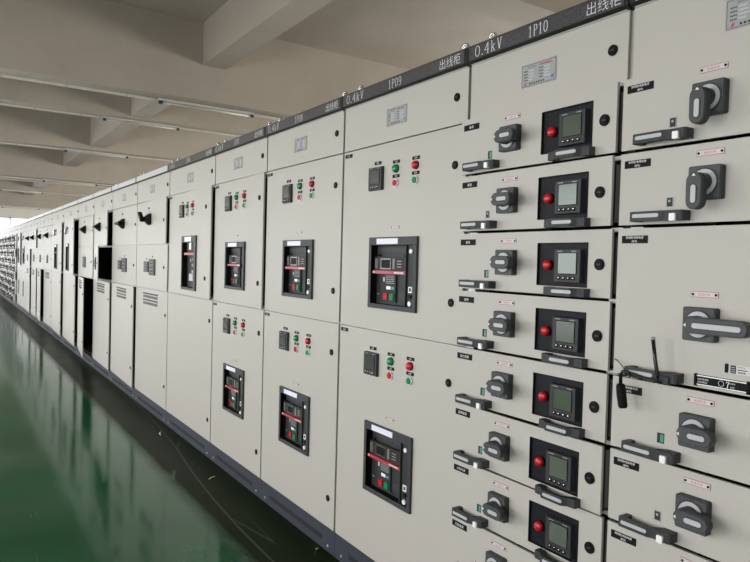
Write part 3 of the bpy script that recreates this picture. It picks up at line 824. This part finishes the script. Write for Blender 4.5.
def stick2(b):
    b.box(0, .055, -.0008, 0, 0, .021, 'tagc'); b.box(-.003, .004, -.004, 0, .001, .022, 'black'); b.quad(.009, .022, .001, .020, -.001, 'ink')
    for i in range(3): b.quad(.011, .020, .004+i*.005, .006+i*.005, -.0012, 'texts')
    for j in range(3): b.quad(.027+j*.006, .030+j*.006, .016, .018, -.001, 'ink')
    b.quad(.025, .048, .0095, .0115, -.001, 'ink')
    for j in range(3): b.quad(.027+j*.006, .0315+j*.006, .003, .006, -.001, 'ink')
part('data_sticker', 'stick2', stick2, big, (.312, 0, .0555))

# drawer cabinet 1P10
c10 = thing('switchgear_cabinet', 'drawer cabinet titled 1P10, nine cream metered drawers with red lamps', 'electrical cabinet', (0, 1.8067, 0), -PI/2)
drawer_shell(c10, w11, '1P10', .256, .607)
L1 = ['备用', '备用', '备用', '备用', '动力电源', '照明电源', '水泵电源', '风机电源', '备用']
FL = ['teal', 'dark', 'teal', 'teal', 'teal', 'teal', 'teal', 'teal', 'teal']
LC = ['lcd', 'lcd2', 'lcd2', 'lcd', 'lcd', 'lcd', 'lcd', 'lcd', 'lcd']
tl = [-.003, -.018, -.003, 0, -.003, -.017, 0, -.004, 0]
for i in range(9):
    z = ZD[i+1] if i < 8 else ZB+.001
    make_drawer(c10, 0.0, z, w11-.014, ZD[i]-z, VF, 'metered', 0., FL[i], [(L1[i], .010)], LC[i], True, tl[i])

# crank tool hooked over the pull handle
def crank_point(y, z, v=-.081):
    """photo plane measured 10 cm in front of the doors, carried out to the rod's own depth"""
    q = (1.5739+v)/(1.5739-.100)
    return (1.1424-y*q, v, 1.422+(z-1.422)*q)
t = thing('crank_tool', 'black bent steel crank tool with rubber grip hooked over the tall drawer pull handle', 'tool', (0, 1.1424, 0), -PI/2)
k = MB(); k.tube([crank_point(*p) for p in ((.975, 1.252), (.967, 1.20), (.958, 1.160), (.959, 1.150), (.967, 1.1465), (1.0, 1.150), (1.05, 1.1575), (1.058, 1.157), (1.0635, 1.150), (1.0635, 1.118))], .0048, 'steel', 12); k.build('rod', t)
k = MB(); k.tube([crank_point(*p) for p in ((1.0635, 1.124), (1.063, 1.119), (1.060, 1.10), (1.054, 1.068), (1.053, 1.062))], [.009, .0115, .0125, .012, .009], 'rubber', 16); k.build('grip', t)
k = MB(); k.tube([crank_point(.975, 1.249), crank_point(.9755, 1.256)], .0052, 'plate', 12); k.build('tip', t)
k = MB(); k.tube([(.006, -.030, 1.176), (.03, -.045, 1.172), (.055, -.060, 1.163), (.078, -.078, 1.150), (.088, -.088, 1.144)], .0011, 'rubber', 6)
k.tube([crank_point(1.045, 1.165, -.086), crank_point(1.036, 1.150, -.088), crank_point(1.040, 1.143, -.086), crank_point(1.028, 1.152, -.086)], .0016, 'rubber', 6); k.build('cord', t)

# breaker cabinets 1P09, 1P08, 1P07
for num, yl, a_up, a_lo in (('1P09', 2.6904, .0, 0.), ('1P08', 3.5763, .0, 0.), ('1P07', 4.4605, .016, 0.)):
    w = .8845
    t = shell('switchgear_cabinet', 'cabinet titled %s with two circuit breaker doors, %s' % (num, {'1P09': 'beside the drawer cabinet', '1P08': 'second from the drawers', '1P07': 'third from the drawers, upper door ajar'}[num]),
              w, yl, [ZM, ZU], num, .356, w-.068, G_BR)
    breaker_door(t, w, ZM, ZU, a_up, w-.068, 1.281)
    breaker_door(t, w, ZB, ZM, a_lo, w-.068, .265)
# wide cabinet with tall breaker
t = shell('switchgear_cabinet', 'wide cabinet beside 1P07 with a tall breaker window above a plain lower door', 1.1117, 5.5722, [ZM, ZU], '1P06', .478, 1.045)
tall_door(t, 1.1117, .024, 'a', .42, .335, .985)
o = door(t, 'pd1.11', 1.1117, ZB, ZM, 0.); latch(o, 1.04, .856); latch(o, 1.04, .147)
# lever cabinets
cap_cab('lever cabinet beside the wide tall-breaker cabinet, closed lower vent door', 1.1075, 6.6797, .026, .008, 0., True, PI*.80)
cap_cab('second lever cabinet from the near end, louvred lower door slightly ajar', 1.1382, 7.8179, 0, 0, .026, True, PI)
cap_cab('lever cabinet whose middle door stands open on a dark compartment', 1.0915, 8.9094, .056, .150, .022, True, PI)
cap_cab('fourth lever cabinet, louvred lower door swung open on a dark interior', 1.1528, 10.0622, .008, .01, .118, False, PI)
# two wider tall breaker cabinets
for yl, w, a1, a2, lab in ((11.4633, 1.4011, .066, .042, 'nearer of two wide tall-window cabinets past the four near lever cabinets'), (12.818, 1.3547, .03, .036, 'farther of two wide tall-window cabinets past the four near lever cabinets')):
    t = shell('switchgear_cabinet', lab, w, yl, [ZM, ZU], None, None, w-.07, None, False)
    tall_door(t, w, a1, '%.2f' % w, w*.33, w*.22, w-.12)
    o = door(t, 'pd%.2f' % w, w, ZB, ZM, a2); latch(o, w-.08, .856); latch(o, w-.08, .2)
y = 12.818; i = 0
far = [('first', .0, .0, .0), ('second', .0, .0, .058), ('third', .024, .0, .02), ('fourth', .0, .03, .03)]
for n, a, b_, c in far:
    w = 1.105; y += w
    cap_cab('far lever cabinet, %s of four past the wide tall-window cabinets' % n, w, y, a, b_, c, False, PI, 'far lever cabinets')
for n in ('nearer', 'farther'):
    w = 1.12; y += w
    t = shell('switchgear_cabinet', '%s of two far breaker cabinets before the distant drawer cabinets' % n, w, y, [ZM, ZU], None, None, w-.07, 'far breaker cabinets', False)
    tall_door(t, w, .0 if n == 'nearer' else .03, 'f%.2f' % w, w*.36, w*.24, w-.12)
    o = door(t, 'pd%.2f' % w, w, ZB, ZM, 0.)
    part('recessed_handle', 'rh', lambda b: b.rbox(-.02, .02, -.012, 0, -.18, .18, 'black', .006), o, (w*.5, 0, .45)); latch(o, w-.08, .856)
# distant drawer cabinets: copies of the near drawers
def far_drawer_fn(w, h):
    def f(b):
        b.box(0, w, 0, .03, .004, h-.004, 'paint'); b.rbox(.38, .58, -.008, 0, h-.163, h-.03, 'tray', .004)
        b.rbox(.214, .298, -.02, 0, h-.143, h-.063, 'grey', .004); b.poly_prism(stadium(.022, .066, .02, None, 0, (.256, h-.103)), 'v', -.02, -.056, 'grey')
        b.box(.464, .564, -.016, -.008, h-.15, h-.05, 'bezel'); b.dome(.427, h-.1, .016, -.008, .012, 'red', 10, 3)
        b.box(.012, .09, -.002, 0, h-.04, h-.02, 'black')
    return f
for j in range(9):
    w = .88; y += w
    t = thing('switchgear_cabinet', 'distant drawer cabinet in bright light, dense with dark rotary handles', 'electrical cabinet', (0, y, 0), -PI/2, 'distant drawer cabinets at the window end')
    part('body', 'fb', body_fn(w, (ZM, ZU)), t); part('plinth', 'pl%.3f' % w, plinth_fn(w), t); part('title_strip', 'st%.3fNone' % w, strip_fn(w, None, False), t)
    top_panel(t, w, w-.065, w/2-.07)
    for i in range(9):
        d = part('drawer', 'fd', far_drawer_fn(w-.01, .2), t, (.005, -.03 if (i+j) % 3 else -.055, ZB+.002+i*.2018))
        part('pull_handle', 'pull', pull_fn, d, (.058, 0, .0265), .0016)
        part('lower_pull_handle', 'pull2', pull2_fn, d, (.46, 0, .0225), .0016)

# ------------------------------------------------------------------ scraps on the floor by the plinths
def scrap(loc, rot, pts, lab, k='scrap', r=.003, name='floor_scrap'):
    b = MB(); b.tube(pts, r, k, 6); o = b.build(name, None, loc); o.rotation_euler = (0, 0, rot); tag(o, lab, 'scrap')
scrap((-.12, 4.07, .003), .6, [(-.03, 0, 0), (0, .004, .002), (.03, 0, 0)], 'short pale cable offcut on the floor by the 1P07 plinth')
scrap((-.115, 5.30, .003), 1.3, [(-.045, 0, 0), (0, .01, .0), (.045, 0, 0)], 'longer pale offcut lying beside the wide cabinet plinth', r=.004)
scrap((-.03, 2.80, .006), .2, [(-.012, 0, 0), (.012, 0, 0)], 'tiny metal bit on the floor by the 1P09 plinth', 'chrome', .005)

# ------------------------------------------------------------------ light: overcast sky, daylight entering through the windows
w = bpy.data.worlds.new('sky'); SC.world = w; w.use_nodes = True
bg = w.node_tree.nodes['Background']; bg.inputs[0].default_value = (.93, .97, 1, 1); bg.inputs[1].default_value = 3.2
def area(name, loc, rot, sx, sy, e, col=(1, 1, 1)):
    l = bpy.data.lights.new(name, 'AREA'); l.shape = 'RECTANGLE'; l.size = sx; l.size_y = sy; l.energy = e; l.color = col
    o = bpy.data.objects.new(name, l); COL.objects.link(o); o.location = loc; o.rotation_euler = rot
    return o
for i, (a, c) in enumerate(LW):
    area('window_daylight', (X0+.62, (a+c)/2, 1.62), (0, -(PI/2-math.radians(38)), 0), 1.7, c-a-.1, (54, 58, 70, 76, 70, 52, 34, 22, 16, 16)[i], (1, .985, .96))
for a, c in RW:
    area('window_daylight', (X1-.02, (a+c)/2, 2.0), (0, PI/2, 0), 1.9, c-a-.1, 200, (1, .95, .86))
area('window_daylight', (-1.2, Y1-.02, 1.58), (-PI/2, 0, 0), 6.1, 2.6, 215, (.97, .98, 1))

# ------------------------------------------------------------------ camera
C_ = Vector((-1.573852859, 0.0, 1.421963852)); F_ = Vector((.5491655554, .8352515706, -.0277850046))
R_ = Vector((.8356827656, -.5485561997, .0268404735)); U_ = Vector((-.0071769114, .0379593132, .9992535126))
cam = bpy.data.cameras.new('camera'); co = bpy.data.objects.new('camera', cam); COL.objects.link(co)
mw = Matrix.Identity(4)
for i in range(3): mw[i][0] = R_[i]; mw[i][1] = U_[i]; mw[i][2] = -F_[i]; mw[i][3] = C_[i]
co.matrix_world = mw
cam.sensor_fit = 'HORIZONTAL'; cam.sensor_width = 36; cam.lens = 654.10278*36/750; cam.clip_start = .05; cam.clip_end = 200
SC.camera = co
SC.view_settings.view_transform = 'Standard'; SC.view_settings.look = 'None'; SC.view_settings.gamma = 1; SC.view_settings.exposure = -0.12
